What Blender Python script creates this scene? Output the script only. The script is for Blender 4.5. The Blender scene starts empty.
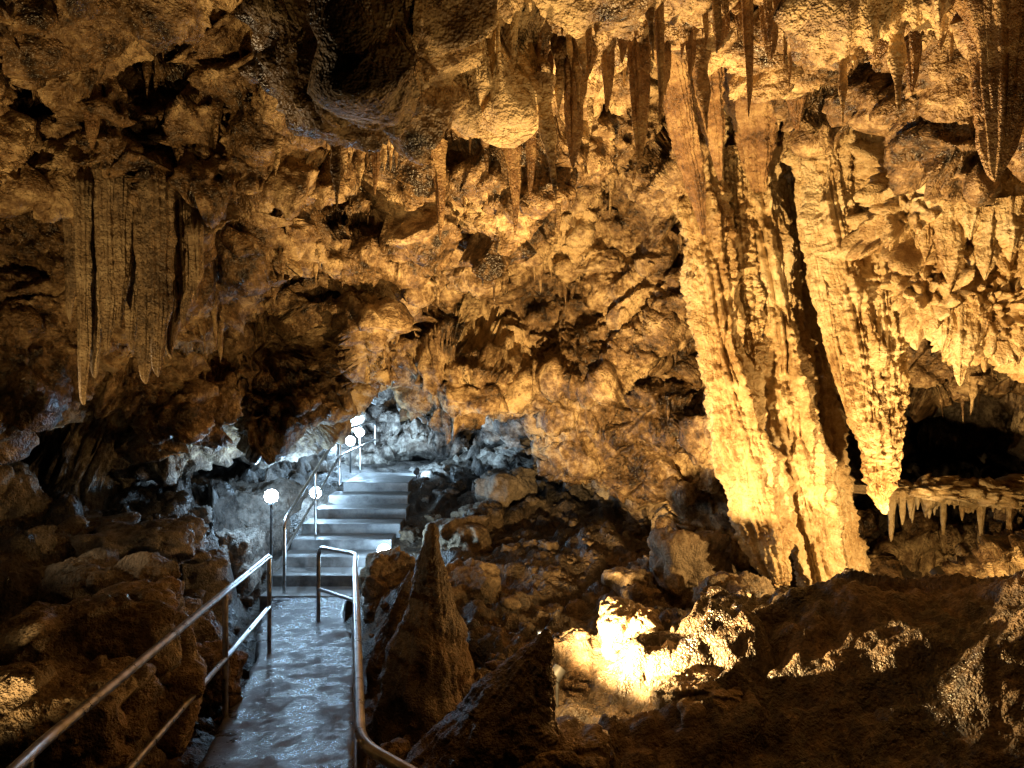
import bpy, bmesh, math, numpy as np
from mathutils import Vector
rng = np.random.default_rng(7)
D = bpy.data
scene = bpy.context.scene

# ------------------------------------------------------------------ image coordinates
# metres; z = 0 is the eye level of the camera, y runs down the cave.
G = 740.0  # focal length in image pixels
def unproject(h, v, d):
    """world point from image pixel column h, row v and depth d along y"""
    return np.array([(h-512)/G*d, d, (384-v)/G*d])

# ------------------------------------------------------------------ noise
PERM = rng.permutation(256).astype(np.int64)
PERM = np.concatenate([PERM, PERM, PERM])
GR = rng.normal(size=(256, 3)); GR /= np.linalg.norm(GR, axis=1)[:, None]
GR = GR.astype(np.float32)
def perlin(p):
    pf = np.floor(p); f = (p-pf).astype(np.float32); i = pf.astype(np.int64) & 255
    u = f*f*f*(f*(f*6-15)+10)
    out = 0
    for dx in (0, 1):
        wx = u[:, 0] if dx else 1-u[:, 0]
        a = PERM[i[:, 0]+dx]
        for dy in (0, 1):
            wy = u[:, 1] if dy else 1-u[:, 1]
            b = PERM[a+i[:, 1]+dy]
            for dz in (0, 1):
                wz = u[:, 2] if dz else 1-u[:, 2]
                g = GR[PERM[b+i[:, 2]+dz]]
                dd = g[:, 0]*(f[:, 0]-dx)+g[:, 1]*(f[:, 1]-dy)+g[:, 2]*(f[:, 2]-dz)
                out = out + wx*wy*wz*dd
    return out*1.5
def fbm(p, o=4, gain=.5):
    s = 0; a = 1.
    for k in range(o):
        s = s+a*perlin(p*(2.03**k)+17.3*k); a *= gain
    return s
def ridged(p, o=4, gain=.5):
    s = 0; a = 1.
    for k in range(o):
        s = s+a*(1-2*np.abs(perlin(p*(2.07**k)+9.1*k))); a *= gain
    return s
RT = rng.random((256, 7)).astype(np.float32)
def facets(p, slope=1.0, k=30.):
    """tilted-plane blocks (soft-edged) and distance to the joints between them"""
    pf = np.floor(p); f = (p-pf).astype(np.float32); i = pf.astype(np.int64) & 255
    n = len(p); b1 = np.full(n, 9., np.float32); b2 = b1.copy(); num = np.zeros(n, np.float32); den = np.full(n, 1e-14, np.float32)
    for dx in (-1, 0, 1):
        a = PERM[(i[:, 0]+dx) & 255]
        for dy in (-1, 0, 1):
            b = PERM[a+((i[:, 1]+dy) & 255)]
            for dz in (-1, 0, 1):
                r = RT[PERM[b+((i[:, 2]+dz) & 255)]]
                v = f-(r[:, :3]+np.array([dx, dy, dz], np.float32))
                dist = (v*v).sum(1)
                b2 = np.minimum(b2, np.maximum(b1, dist)); b1 = np.minimum(b1, dist)
                w = np.exp(-k*dist)
                num += w*((r[:, 3]-.5)+slope*((r[:, 4]-.5)*v[:, 0]+(r[:, 5]-.5)*v[:, 1]+(r[:, 6]-.5)*v[:, 2])*2)
                den += w
    return num/den, np.sqrt(b2)-np.sqrt(b1)
def bed(p, w):
    q = p+w*.45
    a = math.radians(28); ca, sa = math.cos(a), math.sin(a)
    return np.stack([q[:, 0]*ca+q[:, 2]*sa, q[:, 1], -q[:, 0]*sa+q[:, 2]*ca], 1)
def warp(p): return np.stack([fbm(p*.8+3, 2), fbm(p*.8+41, 2), fbm(p*.8+77, 2)], 1)
def smooth01(x): x = np.clip(x, 0, 1); return x*x*(3-2*x)
ST = np.array([.6, .6, 1.5])
def disp_big(p, big=1.):
    q = bed(p, warp(p))
    d = .42*big*fbm(p*.42, 3)
    if big > .6:
        v, e = facets(q*ST*.5+2, 1.2, 22); d = d+.95*big*v
    v, e = facets(q*ST*1.1, 1.2, 28); d = d+.50*big*v-.12*big*np.exp(-e*9)
    return d
def disp_small(p, mid=1., fine=1., mask=None):
    w = warp(p); q = bed(p, w)
    m = 1. if mask is None else mask
    v, e = facets(q*ST*2.4+5, 1.3, 34); d = m*(.26*mid*v-.06*mid*np.exp(-e*9))
    v, e = facets((p+w*.1)*np.array([5.5, 5.5, 8])+9, 1.2, 34); d = d+m*(.085*mid*v-.02*mid*np.exp(-e*8))
    d = d+.040*fine*ridged(p*3.2, 4, .55)+.022*fine*ridged(p*13, 3, .6)
    if mask is not None: # smoother, draped and rilled rock between the broken zones
        d = d+(1-mask)*(.09*ridged(q*np.array([1.2, 1.2, 3.2]), 3, .5)+.045*ridged(p*np.array([8, 8, 2.]), 2, .6))
    return d
def rock_disp(p, big=1., mid=1., fine=1.): return disp_big(p, big)+disp_small(p, mid, fine)

# ------------------------------------------------------------------ mesh helpers
def mesh_obj(name, V, F, mat=None, smooth=True, parent=None):
    me = D.meshes.new(name)
    V = np.asarray(V, np.float32).reshape(-1, 3); F = np.asarray(F, np.int32)
    k = F.shape[1]
    me.vertices.add(len(V)); me.vertices.foreach_set('co', V.ravel())
    me.loops.add(F.size); me.loops.foreach_set('vertex_index', F.ravel())
    me.polygons.add(len(F)); me.polygons.foreach_set('loop_start', np.arange(len(F), dtype=np.int32)*k)
    me.polygons.foreach_set('use_smooth', np.full(len(F), smooth))
    me.update(calc_edges=True)
    if mat: me.materials.append(mat)
    o = D.objects.new(name, me); scene.collection.objects.link(o)
    if parent: o.parent = parent
    return o
def grid_faces(nv, nu, wrap=False, off=0):
    idx = np.arange(nv*nu).reshape(nv, nu)
    if wrap: idx = np.concatenate([idx, idx[:, :1]], 1)
    return np.stack([idx[:-1, :-1], idx[:-1, 1:], idx[1:, 1:], idx[1:, :-1]], -1).reshape(-1, 4)+off
def grid_normals(A, wrap=False):
    du = np.gradient(A, axis=1); dv = np.gradient(A, axis=0)
    n = np.cross(du, dv); l = np.linalg.norm(n, axis=2, keepdims=True); l[l < 1e-9] = 1
    return n/l
def blur(A, n):
    for _ in range(n):
        B = A.copy(); B[1:-1] = (A[:-2]+2*A[1:-1]+A[2:])/4; A = B.copy(); A[:, 1:-1] = (B[:, :-2]+2*B[:, 1:-1]+B[:, 2:])/4
    return A
def empty(name, loc=(0, 0, 0)):
    e = D.objects.new(name, None); e.location = loc; e.empty_display_size = .1
    scene.collection.objects.link(e); return e
def cr(P, t):
    P = np.asarray(P, float); n = len(P); t = np.clip(t, 0, n-1-1e-6); i = t.astype(int)
    sh = (-1,)+(1,)*(P.ndim-1); f = (t-i).reshape(sh)
    p0 = P[np.maximum(i-1, 0)]; p1 = P[i]; p2 = P[np.minimum(i+1, n-1)]; p3 = P[np.minimum(i+2, n-1)]
    return .5*(2*p1+(p2-p0)*f+(2*p0-5*p1+4*p2-p3)*f*f+(3*p1-p0-3*p2+p3)*f**3)

# ------------------------------------------------------------------ materials
def nd(nt, t, **kw):
    n = nt.nodes.new(t)
    for k, v in kw.items():
        if k in n.inputs.keys(): n.inputs[k].default_value = v
        else: setattr(n, k, v)
    return n
def mth(nt, op, a, b=None, clamp=False):
    n = nt.nodes.new('ShaderNodeMath'); n.operation = op; n.use_clamp = clamp
    for i, x in enumerate((a, b)):
        if x is None: continue
        if isinstance(x, (int, float)): n.inputs[i].default_value = x
        else: nt.links.new(x, n.inputs[i])
    return n.outputs[0]
def rock_mat(name, c_dark, c_mid, c_light, bump=1., rough=(.45, .85), sc=1., lo=.40, hi=.64, grey=True):
    m = D.materials.new(name); m.use_nodes = True; nt = m.node_tree; L = nt.links
    b = nt.nodes['Principled BSDF']
    tc = nd(nt, 'ShaderNodeTexCoord')
    n1 = nd(nt, 'ShaderNodeTexNoise', Scale=.9*sc, Detail=4., Roughness=.68)
    n2 = nd(nt, 'ShaderNodeTexNoise', Scale=9*sc, Detail=3., Roughness=.72)
    for n in (n1, n2): L.new(tc.outputs['Object'], n.inputs['Vector'])
    mixv = mth(nt, 'ADD', mth(nt, 'MULTIPLY', n1.outputs[0], .65), mth(nt, 'MULTIPLY', n2.outputs[0], .40))
    r = nd(nt, 'ShaderNodeValToRGB'); e = r.color_ramp.elements
    e[0].position = lo; e[0].color = (*c_dark, 1); e[1].position = hi; e[1].color = (*c_light, 1)
    x = e.new((lo+hi)/2-.01); x.color = (*c_mid, 1)
    L.new(mixv, r.inputs[0]); colr = r.outputs[0]
    if grey: # greyer and slightly darker in the far passage and low on the left
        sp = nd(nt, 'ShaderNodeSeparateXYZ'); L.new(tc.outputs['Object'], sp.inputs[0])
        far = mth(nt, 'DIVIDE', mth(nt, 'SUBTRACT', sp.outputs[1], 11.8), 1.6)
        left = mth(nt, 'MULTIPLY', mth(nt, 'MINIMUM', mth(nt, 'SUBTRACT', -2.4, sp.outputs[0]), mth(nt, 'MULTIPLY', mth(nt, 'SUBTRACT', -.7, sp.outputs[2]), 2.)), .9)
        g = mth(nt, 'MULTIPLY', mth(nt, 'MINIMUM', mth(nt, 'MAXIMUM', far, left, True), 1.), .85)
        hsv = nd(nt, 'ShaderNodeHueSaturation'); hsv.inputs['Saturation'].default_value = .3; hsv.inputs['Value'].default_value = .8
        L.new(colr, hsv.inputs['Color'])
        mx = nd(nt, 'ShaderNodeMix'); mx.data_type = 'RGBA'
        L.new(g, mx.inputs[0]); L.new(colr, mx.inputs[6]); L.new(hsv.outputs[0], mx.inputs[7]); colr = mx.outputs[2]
    L.new(colr, b.inputs['Base Color'])
    rr = nd(nt, 'ShaderNodeMapRange'); rr.inputs[1].default_value = .38; rr.inputs[2].default_value = .62
    rr.inputs[3].default_value = rough[0]; rr.inputs[4].default_value = rough[1]
    L.new(n1.outputs[0], rr.inputs[0]); L.new(rr.outputs[0], b.inputs['Roughness'])
    n3 = nd(nt, 'ShaderNodeTexNoise', Scale=26*sc, Detail=2., Roughness=.7)
    L.new(tc.outputs['Object'], n3.inputs['Vector'])
    b1 = nd(nt, 'ShaderNodeBump', Strength=1.*bump, Distance=.04)
    L.new(n3.outputs[0], b1.inputs['Height']); L.new(b1.outputs[0], b.inputs['Normal'])
    return m
M_wall = rock_mat('limestone', (.020, .011, .005), (.19, .112, .050), (.60, .44, .24), lo=.42, hi=.63, rough=(.3, .7))
M_flow = rock_mat('flowstone', (.26, .15, .06), (.50, .355, .18), (.70, .57, .36), bump=.8, sc=1.6, grey=False, rough=(.3, .65))
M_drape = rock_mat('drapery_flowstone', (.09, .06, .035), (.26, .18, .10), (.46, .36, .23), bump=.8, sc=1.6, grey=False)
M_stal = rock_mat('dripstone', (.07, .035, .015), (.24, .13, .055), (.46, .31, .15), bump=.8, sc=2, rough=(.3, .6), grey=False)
M_floor = rock_mat('cave_mud', (.014, .009, .006), (.06, .040, .023), (.18, .12, .07), bump=1.2, lo=.43, hi=.64, rough=(.35, .8))
M_stone = rock_mat('boulder_stone', (.05, .036, .022), (.18, .125, .07), (.40, .30, .19), bump=1., sc=1.5)
M_rub = rock_mat('rubble_stone', (.03, .02, .012), (.10, .066, .037), (.24, .165, .09), bump=1., sc=1.5)
M_mite = rock_mat('stalagmite_stone', (.04, .028, .017), (.10, .07, .04), (.19, .135, .078), bump=1., sc=1.8, grey=False, rough=(.35, .7))
def simple(name, col, rough, metal=0.):
    m = D.materials.new(name); m.use_nodes = True; nt = m.node_tree; b = nt.nodes['Principled BSDF']
    b.inputs['Metallic'].default_value = metal
    tc = nd(nt, 'ShaderNodeTexCoord'); n = nd(nt, 'ShaderNodeTexNoise', Scale=14., Detail=3.)
    nt.links.new(tc.outputs['Object'], n.inputs['Vector'])
    r = nd(nt, 'ShaderNodeMapRange'); r.inputs[3].default_value = rough*.6; r.inputs[4].default_value = min(1, rough*1.5)
    nt.links.new(n.outputs[0], r.inputs[0]); nt.links.new(r.outputs[0], b.inputs['Roughness'])
    c = nd(nt, 'ShaderNodeValToRGB'); c.color_ramp.elements[0].color = (*[v*.6 for v in col], 1); c.color_ramp.elements[1].color = (*col, 1)
    c.color_ramp.elements[0].position = .35; c.color_ramp.elements[1].position = .65
    nt.links.new(n.outputs[0], c.inputs[0]); nt.links.new(c.outputs[0], b.inputs['Base Color'])
    return m
M_steel = simple('stainless_steel', (.68, .67, .66), .3, 1.)
M_iron = simple('painted_iron', (.05, .05, .05), .5)
def concrete(name, ca, cb, r0, r1, sc=3.5, bmp=.6):
    m = D.materials.new(name); m.use_nodes = True; nt = m.node_tree; L = nt.links; b = nt.nodes['Principled BSDF']
    tc = nd(nt, 'ShaderNodeTexCoord')
    n1 = nd(nt, 'ShaderNodeTexNoise', Scale=sc, Detail=8., Roughness=.78); n2 = nd(nt, 'ShaderNodeTexNoise', Scale=30., Detail=4., Roughness=.75)
    for n in (n1, n2): L.new(tc.outputs['Object'], n.inputs['Vector'])
    c = nd(nt, 'ShaderNodeValToRGB'); e = c.color_ramp.elements
    e[0].position = .38; e[0].color = (*ca, 1); e[1].position = .64; e[1].color = (*cb, 1)
    L.new(n1.outputs[0], c.inputs[0]); L.new(c.outputs[0], b.inputs['Base Color'])
    r = nd(nt, 'ShaderNodeMapRange'); r.inputs[1].default_value = .44; r.inputs[2].default_value = .56; r.inputs[3].default_value = r0; r.inputs[4].default_value = r1
    L.new(n1.outputs[0], r.inputs[0]); L.new(r.outputs[0], b.inputs['Roughness'])
    b2 = nd(nt, 'ShaderNodeBump', Strength=bmp, Distance=.012)
    L.new(n2.outputs[0], b2.inputs['Height']); L.new(b2.outputs[0], b.inputs['Normal'])
    return m
M_conc = concrete('wet_concrete', (.022, .023, .028), (.12, .12, .13), .15, .7, 3.0, .7)
M_step = concrete('step_concrete', (.07, .068, .066), (.24, .23, .22), .35, .8)
def emis(name, col, s):
    m = D.materials.new(name); m.use_nodes = True; b = m.node_tree.nodes['Principled BSDF']
    b.inputs['Base Color'].default_value = (.9, .9, .9, 1)
    b.inputs['Emission Color'].default_value = (*col, 1); b.inputs['Emission Strength'].default_value = s
    return m
COOL = (.45, .72, 1.); WARM = (1., .64, .25)
M_globe = emis('lit_globe', COOL, 300.)
M_globe_hot = emis('lit_globe_bright', COOL, 400.)
M_lens = emis('lit_lens', (1, .8, .5), 30.)

# ------------------------------------------------------------------ cave roof and walls
cols = {
 -500: [(0,4.0),(100,4.3),(180,4.6),(240,4.8),(300,5),(380,5.2),(375,6.5),(450,7.5),(560,7),(800,6)],
 -150: [(0,4.0),(100,4.8),(190,5.3),(250,5.6),(310,5.8),(378,6.2),(372,8.5),(450,10),(560,10),(800,8)],
 0:    [(0,4.2),(110,5.2),(200,5.8),(250,6.2),(310,6.5),(372,6.8),(365,9),(450,11),(560,11),(800,9)],
 100:  [(0,4.4),(110,5.4),(190,6.5),(250,7.1),(330,7.3),(412,7.5),(405,9.5),(470,12),(560,12),(800,10)],
 200:  [(0,4.7),(110,5.8),(220,6.3),(255,7.8),(340,7.7),(434,8.0),(425,10),(480,12.5),(560,13),(800,12)],
 280:  [(0,4.9),(110,6.3),(245,7.1),(275,8.5),(350,8.6),(434,9.0),(420,11),(470,13),(540,13.5),(750,13)],
 340:  [(0,5.1),(110,6.6),(235,7.8),(268,9.2),(340,9.4),(404,10.4),(392,13),(430,15.5),(480,16),(650,15.5)],
 400:  [(0,5.2),(110,7.0),(200,8.0),(260,9.5),(310,9.9),(362,11.3),(366,15),(400,17.5),(460,17.5),(600,16.5)],
 450:  [(0,5.3),(110,7.2),(200,8.6),(260,9.5),(320,10.5),(374,11.5),(376,14.5),(415,16.8),(480,16.5),(600,15.5)],
 500:  [(0,5.4),(110,7.3),(200,8.8),(270,9.7),(330,10.6),(400,11.5),(402,14),(440,16),(495,15.8),(620,14)],
 545:  [(0,5.45),(110,7.4),(200,8.8),(270,9.8),(330,10.6),(435,11.3),(445,12.6),(470,14.0),(515,13.8),(630,12.5)],
 600:  [(0,5.5),(110,7.5),(200,8.8),(270,9.8),(340,10.4),(430,11.0),(450,11.3),(480,11.8),(530,11.8),(650,11)],
 700:  [(0,5.5),(110,8),(200,9.2),(270,10),(340,10.4),(400,10.6),(450,10.7),(500,10.6),(560,10.2),(680,9.8)],
 800:  [(0,5.3),(90,7.5),(180,9.6),(250,10.8),(340,11),(400,11),(450,11),(500,11),(560,11),(700,10)],
 900:  [(0,4.6),(60,6),(130,8.5),(220,10),(300,10.5),(370,12),(430,15),(490,15),(560,12),(700,9)],
 1024: [(0,4.3),(60,5.4),(130,7.5),(220,9),(300,10),(370,12),(430,15),(490,15),(560,12),(700,8)],
 1200: [(0,4),(60,5),(140,6.5),(220,8),(300,9),(370,10),(430,13),(490,13),(560,10),(700,7)],
 1600: [(0,3.5),(60,4),(140,4.6),(220,5),(300,5.4),(370,5.6),(430,5.8),(490,5.6),(560,5.2),(700,4.6)],
}
keys = sorted(cols)
ctrl = np.array([[unproject(k, v, d) for v, d in [(-1200,1.3),(-250,3.0)]+cols[k]] for k in keys])
hs = np.concatenate([np.linspace(-500, -60, 130)[:-1], np.linspace(-60, 1084, 1060), np.linspace(1084, 1600, 150)[1:]])
tcol = np.interp(hs, keys, np.arange(len(keys)))
A = cr(ctrl, tcol).transpose(1, 0, 2)
seg = [50, 170, 120, 110, 80, 75, 75, 60, 50, 50, 40]
tr = np.concatenate([np.arange(s)/s+i for i, s in enumerate(seg)]+[np.array([len(seg)-1e-5])])
A = cr(A, tr)
N = grid_normals(A)
p = A.reshape(-1, 3)
mid = np.array([0, 4, -.5]); sg = np.sign((((mid-p)*N.reshape(-1, 3)).sum(1)).sum()); N = N*sg
# the rock is more worn around the passage mouth, behind the left curtain and in the roof dome
def g3(p, c, s): return np.exp(-(((p-np.array(c))/np.array(s))**2).sum(1))
fade = (1-.65*g3(p, (-1.3, 13, -.4), (2.2, 4, 1.5)))*(1-.75*g3(p, (-3.1, 6.3, 1.1), (1.0, 1.2, 1.4)))*(1-.65*g3(p, (.4, 4.8, 2.0), (2.2, 1.3, 1.2)))
C = p+N.reshape(-1, 3)*(disp_big(p, 1.2)*fade)[:, None]
A2 = C.reshape(A.shape)
N2 = grid_normals(blur(A2, 3))*sg
mask = .45+.55*smooth01(fbm(p*.55+60, 3)*1.5+.42)
C = C+N2.reshape(-1, 3)*(disp_small(C, 1.2, 1.3, mask))[:, None]
CE = C.reshape(A.shape)
ceil = mesh_obj('cave_ceiling', C, grid_faces(*A.shape[:2]), M_wall)
NC = grid_normals(CE)*sg

# ------------------------------------------------------------------ floor
path_pts = np.array([[-.7, 1.0, -2.0], [-1.0, 2.6, -2.15], [-1.42, 4.4, -2.33], [-1.68, 5.6, -2.47], [-2.0, 7.2, -2.64], [-2.45, 8.6, -2.73], [-2.66, 9.7, -2.77]])
def path_dist(x, y):
    yy = np.clip(y, 1, 9.7); cx = np.interp(yy, path_pts[:, 1], path_pts[:, 0]); cz = np.interp(yy, path_pts[:, 1], path_pts[:, 2])
    return np.abs(x-cx), cz
def gauss(x, y, cx, cy, sx, sy): return np.exp(-((x-cx)/sx)**2-((y-cy)/sy)**2)
def floor_h(x, y):
    z = -2.6+0*x
    z = z+.80*smooth01((y-11)/3.)
    z = z+.95*smooth01((-x-2.9)/1.6)*smooth01((y-3)/3)
    z = z+1.22*gauss(x, y, 4.6, 5.2, 2.1, 1.5)
    z = z+.50*gauss(x, y, 2.3, 6.3, 1.2, .8)
    z = z+.25*gauss(x, y, .9, 11, 1.6, 1.4)
    z = z-.5*gauss(x, y, 5.5, 9.5, 2., 1.5)
    d, cz = path_dist(x, y)
    w = (1-smooth01((d-.55)/.6))*(y < 10.3)
    z = z*(1-w)+(cz-.35)*w
    ws = (1-smooth01((np.abs(x+2.45)-.75)/.9))*smooth01((y-9.2)/.5)
    st = np.clip(-2.95+(y-9.6)/3, -2.95, -1.74)
    return z*(1-ws)+st*ws, w+ws
xs = np.arange(-9, 9.01, .028); ys = np.concatenate([np.arange(.8, 9, .024), np.arange(9, 21.5, .05)])
X, Y = np.meshgrid(xs, ys); Z, W = floor_h(X, Y)
p = np.stack([X, Y, Z], 2).reshape(-1, 3)
mound = np.clip(gauss(p[:, 0], p[:, 1], 3.9, 4.8, 3.0, 2.2)*1.3, 0, 1)
dd = rock_disp(p+30, .35, .9, 1.)
v, e = facets(p*3.1+np.array([3, 8, 2])); dd = dd+.05*v
sm = .22*fbm(p*1.1, 3)+.06*ridged(p*4, 4, .55)+.022*ridged(p*17, 3, .6)
slope_ = np.clip(gauss(p[:, 0], p[:, 1], .8, 9.5, 2.6, 2.4)*1.2, 0, .6)
patch = np.clip(gauss(p[:, 0], p[:, 1], .62, 5.85, .45, .55)*1.3, 0, .85)
mm = np.maximum(mound*.8, np.maximum(slope_, patch))
dd = dd*(1-mm)+sm*mm
dd = dd*(1-.8*np.clip(W.reshape(-1), 0, 1))
p[:, 2] += dd
ground = mesh_obj('ground', p, grid_faces(*X.shape), M_floor)
FZ = p[:, 2].reshape(X.shape)
def fz(x, y):
    i = np.clip(np.searchsorted(ys, y), 0, len(ys)-1); j = int(np.clip(round((x+9)/.028), 0, len(xs)-1)); return FZ[i, j]

# ------------------------------------------------------------------ dripstone bodies
def tube(pts, rad, nu=96, nv=260, flute=0., nfl=7, flat=1., bumps=.02, lump=.15, seed=0., ripple=0.):
    pts = np.array(pts, float); t = np.linspace(0, len(pts)-1, nv)
    c = cr(pts, t); r = np.maximum(cr(np.array(rad, float)[:, None], t)[:, 0], .002)
    th = np.linspace(0, 2*np.pi, nu, endpoint=False)
    T, R = np.meshgrid(th, r)
    u = np.cos(T); w = np.sin(T)
    base = np.stack([u*R+c[:, 0:1], w*R*flat+c[:, 1:2], np.repeat(c[:, 2:3], nu, 1)], 2)
    q = base.reshape(-1, 3)
    q0 = q+.10*np.stack([perlin(q*3+seed), perlin(q*3+seed+31), perlin(q*3+seed+57)], 1)
    ang = np.stack([u.ravel()*nfl/3, w.ravel()*nfl/3, q0[:, 2]*1.0+seed], 1)
    fl = np.abs(perlin(ang*1.1+seed))*2.2-.7
    fl = fl+.35*(np.abs(perlin(ang*2.8+seed+50))*2-.4)
    d = R.ravel()*(flute*fl + lump*fbm(q*np.array([2.5, 2.5, 2.2])+seed, 3))
    amp = np.minimum(1, R.ravel()/.1)
    if bumps:
        k = facets(q0*np.array([8, 8, 11])+seed)[1]
        k2 = facets(q0*np.array([19, 19, 23])+seed)[1]
        d = d+amp*bumps*(ridged(q0*5+seed, 3)*.5-.5+1.0*np.minimum(k, .6)+.5*np.minimum(k2, .6))
    if ripple: d = d+amp*ripple*np.sin(q[:, 2]*55+5*perlin(q0*4))
    q = q+np.stack([u.ravel(), w.ravel(), 0*d], 1)*d[:, None]
    return q, grid_faces(nv, nu, True)
def joined(name, parts, mat):
    V = []; F = []; o = 0
    for q, f in parts: V.append(q); F.append(f+o); o += len(q)
    return mesh_obj(name, np.concatenate(V), np.concatenate(F), mat)
def line(pairs, d):
    d = d if hasattr(d, '__len__') else [d]*len(pairs)
    return [unproject(h, v, k) for (h, v, w), k in zip(pairs, d)], [w/2/G*k for (h, v, w), k in zip(pairs, d)]
def col(pairs, d, **kw):
    a, b = line(pairs, d); return tube(a, b, **kw)

# the great columns
K = dict(bumps=.06, nv=420, lump=.34)
joined('flowstone_column', [
  col([(690,110,50),(700,190,52),(711,270,46),(722,350,46),(740,430,50),(757,510,46),(770,560,36),(778,585,14),(780,594,3)], 8.5, flute=.36, seed=1, nu=150, **K),
  col([(735,150,30),(742,230,22),(748,300,20),(755,370,16),(760,420,3)], 8.6, flute=.3, seed=2, nu=110, **K),
  col([(752,120,56),(762,200,50),(776,290,44),(786,380,46),(796,460,48),(810,530,48),(822,575,46),(829,600,50),(832,640,64)], 8.75, flute=.36, seed=5, nu=160, **K),
  col([(788,160,24),(796,240,26),(808,330,26),(820,410,28),(832,480,30),(843,550,30),(850,600,36),(852,630,44)], 9.1, flute=.3, seed=9, nu=130, **K),
  ], M_flow)
joined('flowstone_column', [
  col([(826,60,50),(828,150,50),(834,210,46),(848,280,42),(862,360,38),(873,440,30),(880,490,18),(885,514,3)], 7.9, flute=.36, seed=21, nu=150, **K),
  col([(864,60,50),(866,140,48),(872,200,38),(882,280,32),(890,370,26),(894,430,17),(896,485,3)], 7.85, flute=.36, seed=25, nu=130, **K),
  col([(806,120,16),(808,190,18),(815,250,20),(829,320,18),(842,380,12),(850,420,3)], 8.0, flute=.32, seed=28, nu=90, bumps=.03, nv=260),
  col([(905,90,50),(905,180,36),(907,235,18),(908,262,3)], 7.9, flute=.35, seed=29, nu=100, bumps=.03, nv=260),
  ], M_flow)
joined('flowstone_curtain', [
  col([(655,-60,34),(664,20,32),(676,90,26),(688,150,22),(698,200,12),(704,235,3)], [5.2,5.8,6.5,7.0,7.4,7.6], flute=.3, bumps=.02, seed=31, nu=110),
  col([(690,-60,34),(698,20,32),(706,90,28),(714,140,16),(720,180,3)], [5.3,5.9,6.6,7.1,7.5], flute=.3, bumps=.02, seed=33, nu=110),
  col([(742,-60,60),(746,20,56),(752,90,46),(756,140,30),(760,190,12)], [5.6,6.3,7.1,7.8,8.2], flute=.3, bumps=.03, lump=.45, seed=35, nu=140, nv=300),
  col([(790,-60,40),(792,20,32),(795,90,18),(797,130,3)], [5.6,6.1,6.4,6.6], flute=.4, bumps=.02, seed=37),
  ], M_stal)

# left curtain of thin drapes
parts = []
for i, (h, v0, v1, w) in enumerate([(84,180,405,14),(95,160,378,17),(108,160,354,18),(120,165,328,16),(132,170,350,17),(146,170,384,22),(158,175,377,23),(171,185,358,21),(184,205,325,17),(150,165,300,30),(110,150,290,32),(70,190,322,13),(196,225,300,11)]):
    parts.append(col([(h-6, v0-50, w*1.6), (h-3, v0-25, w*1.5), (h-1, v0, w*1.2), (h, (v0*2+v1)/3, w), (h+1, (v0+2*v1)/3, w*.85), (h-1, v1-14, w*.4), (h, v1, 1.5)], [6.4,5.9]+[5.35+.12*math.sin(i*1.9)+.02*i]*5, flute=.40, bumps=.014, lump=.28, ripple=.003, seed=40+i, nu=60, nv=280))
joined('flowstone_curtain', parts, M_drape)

parts = []
lst = [(573,168,30,4.2),(640,168,22,4.3),(607,112,14,4.3),(483,64,20,4.0),(448,58,16,3.9),(545,60,12,4.2),(470,155,9,4.4),(995,182,58,3.4),(770,60,16,4.2),(665,95,14,4.5),(520,30,10,4.2),(430,45,12,3.9),(590,74,18,4.2),(622,64,14,4.2),(690,80,14,4.4),(500,34,10,4.1),(875,60,50,4.2),(912,95,16,4.3),(850,50,34,4.2),(655,50,18,4.2),(557,36,14,4.2),(719,50,14,4.3),(740,36,12,4.3),(470,36,12,3.9),(820,36,18,4.2),(940,50,16,4.0),(962,32,14,3.9),(440,240,10,7.0),(530,200,10,6.6),(515,235,10,7.1),(375,195,12,6.0),(342,82,10,4.7),(92,150,22,4.9)]
r2 = np.random.default_rng(21)
for k in range(46):
    lst.append((r2.uniform(420, 800), 15+115*r2.random()**2.2, r2.uniform(5, 10), r2.uniform(3.7, 4.6)))
for i, (h, v1, w, d) in enumerate(lst):
    near = d < 5.5
    top = -120 if near else v1-100
    mid_ = max(top+60, v1*.35) if near else v1-60
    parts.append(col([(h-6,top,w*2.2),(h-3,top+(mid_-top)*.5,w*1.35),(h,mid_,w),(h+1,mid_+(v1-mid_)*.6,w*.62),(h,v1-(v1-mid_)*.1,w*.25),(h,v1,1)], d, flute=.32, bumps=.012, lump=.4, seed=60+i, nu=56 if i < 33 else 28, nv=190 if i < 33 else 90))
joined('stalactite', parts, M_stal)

def cone_mass(name, where, n, lmin, lmax, mat, seed):
    r = np.random.default_rng(seed); V = []; F = []; o = 0
    cand = np.argwhere(where)
    wts = smooth01(fbm(CE[cand[:, 0], cand[:, 1]]*1.1+seed, 2)*3.5-.3)+.004; wts /= wts.sum()
    pick = cand[r.choice(len(cand), n, p=wts)]
    nu = 9; nv = 11
    for a, b in pick:
        base = CE[a, b]; L = lmin+(lmax-lmin)*r.random()**3.0; R = .010+L*(.04+.07*r.random())
        t = np.linspace(-.25, 1, nv); th = np.linspace(0, 6.283, nu, endpoint=False)
        rad = R*np.clip(1-np.clip(t, -.3, 1), 0, 1.3)**.8*(1+.3*np.sin(t*11+r.random()*6))
        cx = base[0]+(r.normal()*.06)*t*L; cy = base[1]+(r.normal()*.06)*t*L
        q = np.stack([cx[:, None]+rad[:, None]*np.cos(th), cy[:, None]+rad[:, None]*np.sin(th), np.repeat((base[2]-t*L)[:, None], nu, 1)], 2).reshape(-1, 3)
        V.append(q); F.append(grid_faces(nv, nu, True)+o); o += len(q)
    return mesh_obj(name, np.concatenate(V), np.concatenate(F), mat)
ii, jj = np.indices(A.shape[:2])
hh = hs[jj]; trr = tr[ii]
down = NC[:, :, 2] < -.35
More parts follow.
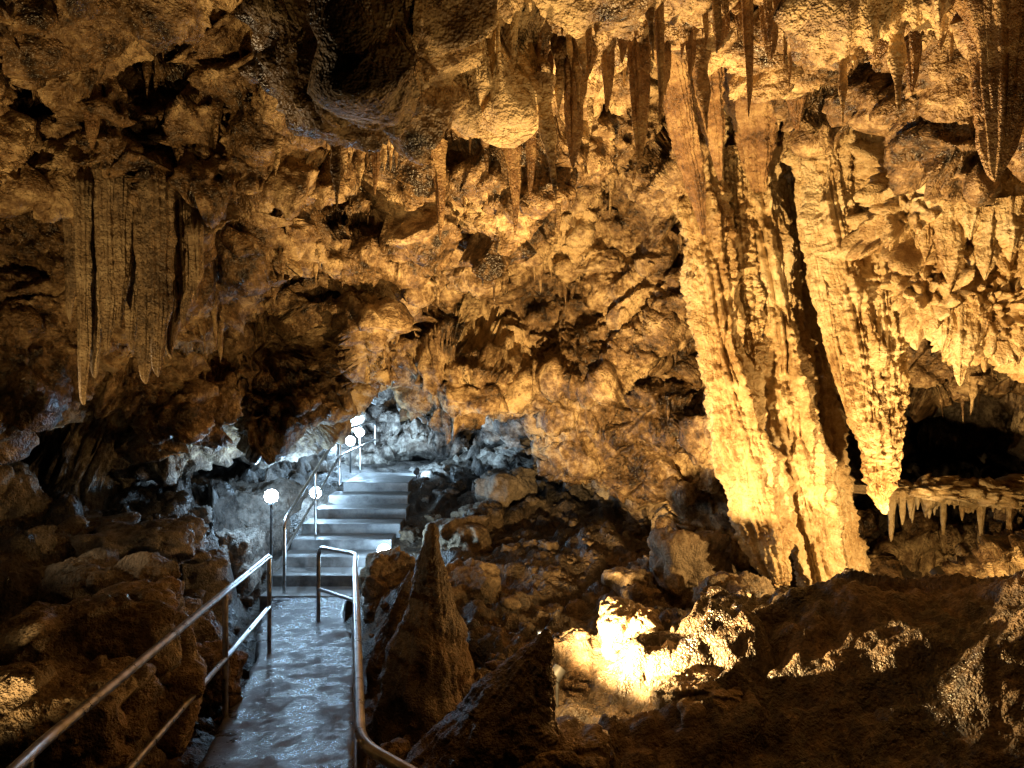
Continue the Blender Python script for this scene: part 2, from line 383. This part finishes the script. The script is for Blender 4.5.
cone_mass('small_stalactites', down & (trr > 1.2) & (trr < 7.1) & (hh > -200) & (hh < 1150), 950, .04, .55, M_wall, 3)
lip = (trr > 6.3) & (trr < 7.4) & (hh > -50) & (hh < 460)
cone_mass('lip_stalactites', lip, 120, .03, .2, M_wall, 5)

# ------------------------------------------------------------------ blobs / boulders
def blob(center, rad, res=70, big=.2, mid=.06, sc=1., seed=0., box=0., rot=0.):
    th = np.linspace(0, 2*np.pi, res*2, endpoint=False); ph = np.linspace(0.0001, np.pi-.0001, res)
    T, P = np.meshgrid(th, ph)
    n = np.stack([np.sin(P)*np.cos(T), np.sin(P)*np.sin(T), np.cos(P)], 2).reshape(-1, 3)
    if box:
        k = (np.abs(n)**(2+8*box)).sum(1)**(1/(2+8*box)); n2 = n/k[:, None]
    else: n2 = n
    q = n2*np.array(rad); c, s_ = math.cos(rot), math.sin(rot)
    q = np.stack([q[:, 0]*c-q[:, 1]*s_, q[:, 0]*s_+q[:, 1]*c, q[:, 2]], 1)
    m = np.mean(rad); f = q/m*sc+seed
    v, e = facets(f*1.0, 1.3); d = big*m*v*1.9
    v, e = facets(f*2.7+3); d = d+mid*m*(v*1.8-.8*np.exp(-e*8))
    d = d+.035*m*ridged(f*5, 4, .6)+.10*m*fbm(f*1.2, 2)
    nn = q/np.linalg.norm(q, axis=1)[:, None]
    return q+nn*d[:, None]+np.array(center), grid_faces(res, res*2, True)
parts = [blob(unproject(955,200,7.35), (.66,.8,.72), 160, .22, .16, 2.0, 3), blob(unproject(1040,240,7.2), (.6,.8,.95), 160, .22, .16, 2.0, 7),
         blob(unproject(935,285,7.4), (.36,.45,.46), 120, .22, .16, 1.8, 8), blob(unproject(985,305,7.3), (.40,.5,.42), 120, .22, .16, 1.8, 11), blob(unproject(1090,330,7.2), (.7,.6,.6), 100, .25, .12, 1.5, 13),
         blob(unproject(915,215,7.2), (.3,.4,.4), 110, .22, .16, 1.6, 17), blob(unproject(1000,215,6.9), (.36,.4,.34), 110, .22, .16, 1.6, 19)]
joined('hanging_rock', parts, M_flow)
parts = []
for i, (h, v0, v1, w, d) in enumerate([(960,300,386,22,7.15),(942,310,352,16,7.15),(925,300,335,14,7.2),(980,310,345,14,7.05),(1000,320,348,14,7.05),(1018,330,365,18,7.0),(950,220,285,22,6.75),(1050,330,400,26,6.9),(925,220,262,16,6.9),(985,230,280,18,6.6),(1010,220,262,20,6.5),(970,190,240,18,6.6)]):
    parts.append(col([(h,v0-20,w*1.5),(h,v0,w*1.2),(h+1,(v0+v1)/2,w),(h,v1-8,w*.35),(h,v1,1)], d, flute=.3, bumps=.03, lump=.5, seed=90+i, nu=50, nv=110))
joined('stalactite_cluster', parts, M_flow)
parts = [blob(unproject(h, v, 9.9), (.75,.45,.10), 60, .3, .15, 1.5, k) for k, (h, v) in enumerate([(920,490),(985,494),(1060,488),(1140,484)])]
for i in range(36):
    h = 886+i*5+rng.random()*5; v1 = 505+rng.random()**2*42
    parts.append(col([(h,490,4),(h,495,8),(h,v1-8,4),(h,v1,1)], 9.6+rng.random()*.45, flute=.3, bumps=.01, lump=.4, seed=120+i, nu=20, nv=40))
joined('rock_shelf', parts, M_flow)

bl = [
 (95,668,4.9,.46,.5,.42,.35),(60,740,4.1,.42,.4,.35,.3),(112,600,6.2,.42,.4,.3,.5),(60,534,7.8,.45,.5,.16,.8),(145,544,7.6,.45,.45,.18,.8),(108,575,7.2,.35,.4,.14,.7),
 (185,590,8.2,.35,.4,.4,.4),(60,590,7.0,.45,.4,.25,.6),(20,560,7.2,.4,.5,.3,.5),(-5,510,7.6,.32,.5,.45,.4),(170,640,6.6,.3,.35,.25,.3),(205,680,5.8,.2,.25,.2,.3),
 (630,638,6.6,.27,.28,.24,.3),(655,662,6.3,.22,.22,.18,.2),(690,572,9.0,.34,.4,.42,.4),(652,578,9.3,.25,.3,.2,.3),(505,487,12.8,.4,.4,.25,.4),(390,580,9.2,.28,.3,.3,.3),
 (470,600,8.8,.4,.35,.35,.3),(625,585,8.8,.25,.25,.17,.3),(720,640,7.0,.25,.3,.2,.3),(700,700,5.4,.3,.3,.14,.2),(560,770,4.6,.3,.3,.2,.2),
 (735,600,8.0,.3,.3,.25,.3),(250,520,11.2,.5,.5,.5,.4),(300,470,14,.5,.5,.6,.4),(235,560,10,.3,.4,.35,.4),(460,540,11,.4,.4,.25,.3),(440,482,14.6,.4,.5,.25,.4),(480,520,12,.4,.3,.2,.4)]
for i, (h, v, d, a, b, c, bx) in enumerate(bl):
    q, f = blob(unproject(h, v, d), (a, b, c), 60 if d > 7.5 else 90, .16, .06, 1., 11.7*i, bx, rng.random()*3)
    mesh_obj('boulder', q, f, M_stone)
parts = []
for i in range(1100):
    x = rng.uniform(-6.5, 5.5); y = rng.uniform(4, 15)
    dpt, _ = path_dist(np.array(x), np.array(y))
    if (dpt < .65 and y < 10) or (abs(x+2.5) < .9 and y > 9.3) or (gauss(x, y, 3.9, 4.8, 2.4, 1.8) > .3): continue
    r = .02+.10*rng.random()**4
    q, f = blob((x, y, fz(x, y)+r*.15), (r*rng.uniform(.8, 1.5), r*rng.uniform(.8, 1.5), r*rng.uniform(.5, .9)), 8 if r < .08 else 16, .25, .1, 1., rng.random()*90, .4, rng.random()*3)
    parts.append((q, f))
joined('rubble', parts, M_rub)

def stalagmite(pairs, d, **kw):
    q, f = col(pairs, d, **kw); return mesh_obj('stalagmite', q, f, M_mite)
stalagmite([(432,523,5),(432,531,13),(431,560,26),(430,600,46),(429,640,70),(428,680,92),(427,715,108),(427,760,128)], 5.95, flute=.07, bumps=.022, lump=.28, seed=3, nu=140, nv=300)
stalagmite([(546,630,5),(541,645,24),(528,668,52),(511,700,88),(495,740,126),(480,790,170)], 4.7, flute=.1, bumps=.03, lump=.22, seed=8, nu=150, nv=260)
stalagmite([(412,570,3),(411,585,16),(408,610,34),(404,650,54),(400,700,70)], 7.2, flute=.1, bumps=.02, lump=.4, seed=14, nu=80)

# ------------------------------------------------------------------ walkway and stairs
t = np.linspace(0, len(path_pts)-1, 160); c = cr(path_pts, t); tg = np.gradient(c, axis=0); tg[:, 2] = 0; tg /= np.linalg.norm(tg, axis=1)[:, None]
sd = np.stack([tg[:, 1], -tg[:, 0], 0*tg[:, 0]], 1)
prof = [(-.5, -.22), (-.5, -.02), (-.485, 0)]+[(-.485+.97*k/24, 0) for k in range(1, 24)]+[(.485, 0), (.5, -.02), (.5, -.22)]
Q = np.stack([c+sd*a*.95+np.array([0, 0, b]) for a, b in prof], 1)
edge = np.stack([fbm(Q[:, k]*3, 3) for k in range(Q.shape[1])], 1)
Q[:, :, 2] += edge*.006
Q[:, :3, 0] += edge[:, :3]*.03; Q[:, -3:, 0] += edge[:, -3:]*.03
mesh_obj('walkway', Q.reshape(-1, 3), grid_faces(Q.shape[0], Q.shape[1])[:, ::-1], M_conc)

stairs = empty('staircase')
def bevbox(name, lo, hi, mat, parent, bev=.012):
    me = D.meshes.new(name); bm = bmesh.new(); bmesh.ops.create_cube(bm, size=1)
    lo = np.array(lo); hi = np.array(hi)
    for v in bm.verts: v.co = Vector((lo+hi)/2+np.array(v.co)*(hi-lo))
    bmesh.ops.bevel(bm, geom=list(bm.edges), offset=bev, segments=2, affect='EDGES', profile=.6)
    bm.to_mesh(me); bm.free(); me.materials.append(mat)
    o = D.objects.new(name, me); scene.collection.objects.link(o); o.parent = parent; return o
for i in range(8):
    y = 9.6+.45*i; z = -2.75+.15*i; x = -2.66+.045*i; w = [.62,.66,.72,.74,.76,.74,.66,.56][i]
    y1 = y+.47 if i < 7 else 14.2
    bevbox('step_%d' % (i+1), (x-w, y, z-.30), (x+w, y1, z), M_step, stairs, .015)

# ------------------------------------------------------------------ railings
def pipe(name, pts, r, parent, mat=M_steel):
    cu = D.curves.new(name, 'CURVE'); cu.dimensions = '3D'; cu.bevel_depth = r; cu.bevel_resolution = 5
    sp = cu.splines.new('POLY'); P = np.array(pts, float); sp.points.add(len(P)-1)
    for k, a in enumerate(P): sp.points[k].co = (*a, 1)
    cu.materials.append(mat); cu.use_fill_caps = True
    o = D.objects.new(name, cu); scene.collection.objects.link(o); o.parent = parent
    return o
def rounded(pts, r=.1, n=6):
    P = [np.array(a, float) for a in pts]; out = [P[0]]
    for a, b, c2 in zip(P[:-2], P[1:-1], P[2:]):
        u = (a-b); w = (c2-b); lu = np.linalg.norm(u); lw = np.linalg.norm(w); k = min(r, lu*.45, lw*.45)
        s0 = b+u/lu*k; s1 = b+w/lw*k
        for t_ in np.linspace(0, 1, n): out.append((1-t_)**2*s0+2*t_*(1-t_)*b+t_**2*s1)
    out.append(P[-1]); return out
rl = empty('handrail')
Lp = [(-1.62,2.0,-1.30),(-1.86,2.95,-1.42),(-2.13,5.5,-1.54),(-2.40,7.3,-1.70)]
pipe('top_rail', rounded(Lp+[(-2.40,7.34,-1.72)], .12), .024, rl)
pipe('lower_rail', rounded([(a, b, c_-.50) for a, b, c_ in Lp], .12), .020, rl)
for k, (x, y, zt) in enumerate([(-1.80,2.75,-1.40),(-2.13,5.5,-1.54),(-2.40,7.32,-1.70)]):
    pipe('post_%d' % (k+1), [(x, y, zt), (x, y, zt-1.12)], .021, rl)
rr_ = empty('handrail')
Rp = [(-.10,2.3,-1.33),(-.60,2.92,-1.42),(-1.03,4.9,-1.50),(-1.40,6.6,-1.64),(-1.58,7.5,-1.72),(-2.21,8.45,-1.86),(-2.21,8.45,-2.80)]
pipe('top_rail', rounded(Rp, .16), .024, rr_)
pipe('lower_rail', rounded([(a+0, b, c_-.48) for a, b, c_ in Rp[:-1]], .16), .020, rr_)
for k, (x, y, zt) in enumerate([(-.60,2.95,-1.42),(-1.05,5.0,-1.51),(-1.57,7.4,-1.72)]):
    pipe('post_%d' % (k+1), [(x, y, zt), (x, y, zt-1.1)], .021, rr_)
rs = empty('handrail')
Sp = [(-3.0,9.75,-1.80),(-3.0,12.9,-.83),(-3.0,16.2,-.80)]
pipe('top_rail', rounded([(-3.0,9.75,-2.75)]+Sp+[(-3.0,16.2,-1.7)], .14), .024, rs)
pipe('lower_rail', rounded([(a, b, c_-.42) for a, b, c_ in Sp], .14), .018, rs)
for k, (y, zt, zb) in enumerate([(11.3,-1.32,-2.3),(12.9,-.83,-1.75),(14.6,-.81,-1.7)]):
    pipe('post_%d' % (k+1), [(-3.0, y, zt), (-3.0, y, zb)], .02, rs)

# ------------------------------------------------------------------ lamps
def globe_lamp(x, y, z, base, r=.09, mat=M_globe):
    e = empty('path_lamp')
    bpy.ops.mesh.primitive_uv_sphere_add(radius=r, segments=14, ring_count=9, location=(x, y, z)); o = bpy.context.object
    o.name = 'globe'; o.data.materials.append(mat); o.parent = e
    for pl in o.data.polygons: pl.use_smooth = True
    pipe('stem', [(x, y, z-r*.9), (x, y, base)], .018, e, M_iron)
    pipe('collar', [(x, y, z-r*1.25), (x, y, z-r*.75)], .04, e, M_iron)
for a in [(-3.22,9.9,-1.50,-2.7),(-3.18,12.0,-1.76,-2.3),(-3.12,14.3,-1.10,-1.8,.09,M_globe_hot),(-3.15,15.3,-1.0,-1.9,.09,M_globe_hot),(-1.80,10.4,-2.34,-2.75)]:
    globe_lamp(*a)
def flood(x, y, z, aim, power, color=WARM, spot=None, rad=.03, blend=.5):
    e = empty('floodlight')
    d = Vector(aim)-Vector((x, y, z)); rot = d.to_track_quat('-Z', 'Y').to_euler()
    ld = D.lights.new('bulb', 'SPOT' if spot else 'POINT'); ld.energy = power; ld.color = color; ld.shadow_soft_size = rad
    if spot: ld.spot_size = math.radians(spot); ld.spot_blend = blend
    lo = D.objects.new('bulb', ld); lo.location = (x, y, z); lo.rotation_euler = rot; scene.collection.objects.link(lo); lo.parent = e
    dn = d.normalized(); bk = Vector((x, y, z))-dn*.07
    pipe('housing', [bk-dn*.10, bk-dn*.02, bk], .055, e, M_iron)
    pipe('stake', [bk-dn*.05, bk-dn*.05-Vector((0, 0, .35))], .012, e, M_iron)
    return e
flood(.42, 5.75, -2.15, (2.0, 6.8, -.3), 2500, spot=165, blend=.6)
flood(.20, 5.35, -2.02, (.62, 5.8, -2.5), 70, spot=110, blend=.8)  # extra low-power lamp, added to brighten the ground patch
flood(-5.3, 5.2, -.7, (-4.0, 6.2, .9), 460, color=(1, .72, .40), spot=150, blend=.8)
flood(4.0, 7.1, -1.72, (3.3, 8.4, -.4), 300)
flood(-2.7, 3.0, -1.9, (-2.2, 5.4, 1.6), 360, spot=90, blend=.9)
flood(1.5, 2.9, -2.0, (.8, 5.2, 2.0), 300, spot=85, blend=.9)  # added fill light, out of view, brightens the near roof
flood(-1.75, 13.6, -1.55, (-1.9, 15.5, -.9), 180, color=COOL, spot=150)  # invented cool lamp beyond the landing, added to light the tunnel wall
e = empty('spotlight')
bevbox('lens', (.195, 5.28, -1.81), (.265, 5.32, -1.785), M_lens, e, .006)
bevbox('case', (.180, 5.321, -1.85), (.28, 5.36, -1.775), M_iron, e, .006)

# ------------------------------------------------------------------ world, camera
w = D.worlds.new('World'); scene.world = w; w.use_nodes = True
w.node_tree.nodes['Background'].inputs[0].default_value = (.5, .42, .35, 1)
w.node_tree.nodes['Background'].inputs[1].default_value = .002
cam = D.cameras.new('camera'); cam.lens = 26.02; cam.sensor_width = 36; cam.clip_end = 200; cam.clip_start = .05
co = D.objects.new('camera', cam); co.location = (0, 0, 0); co.rotation_euler = (math.radians(90), 0, 0)
scene.collection.objects.link(co); scene.camera = co
scene.view_settings.view_transform = 'Standard'; scene.view_settings.look = 'None'; scene.view_settings.exposure = 0
print('verts', sum(len(m.vertices) for m in D.meshes))
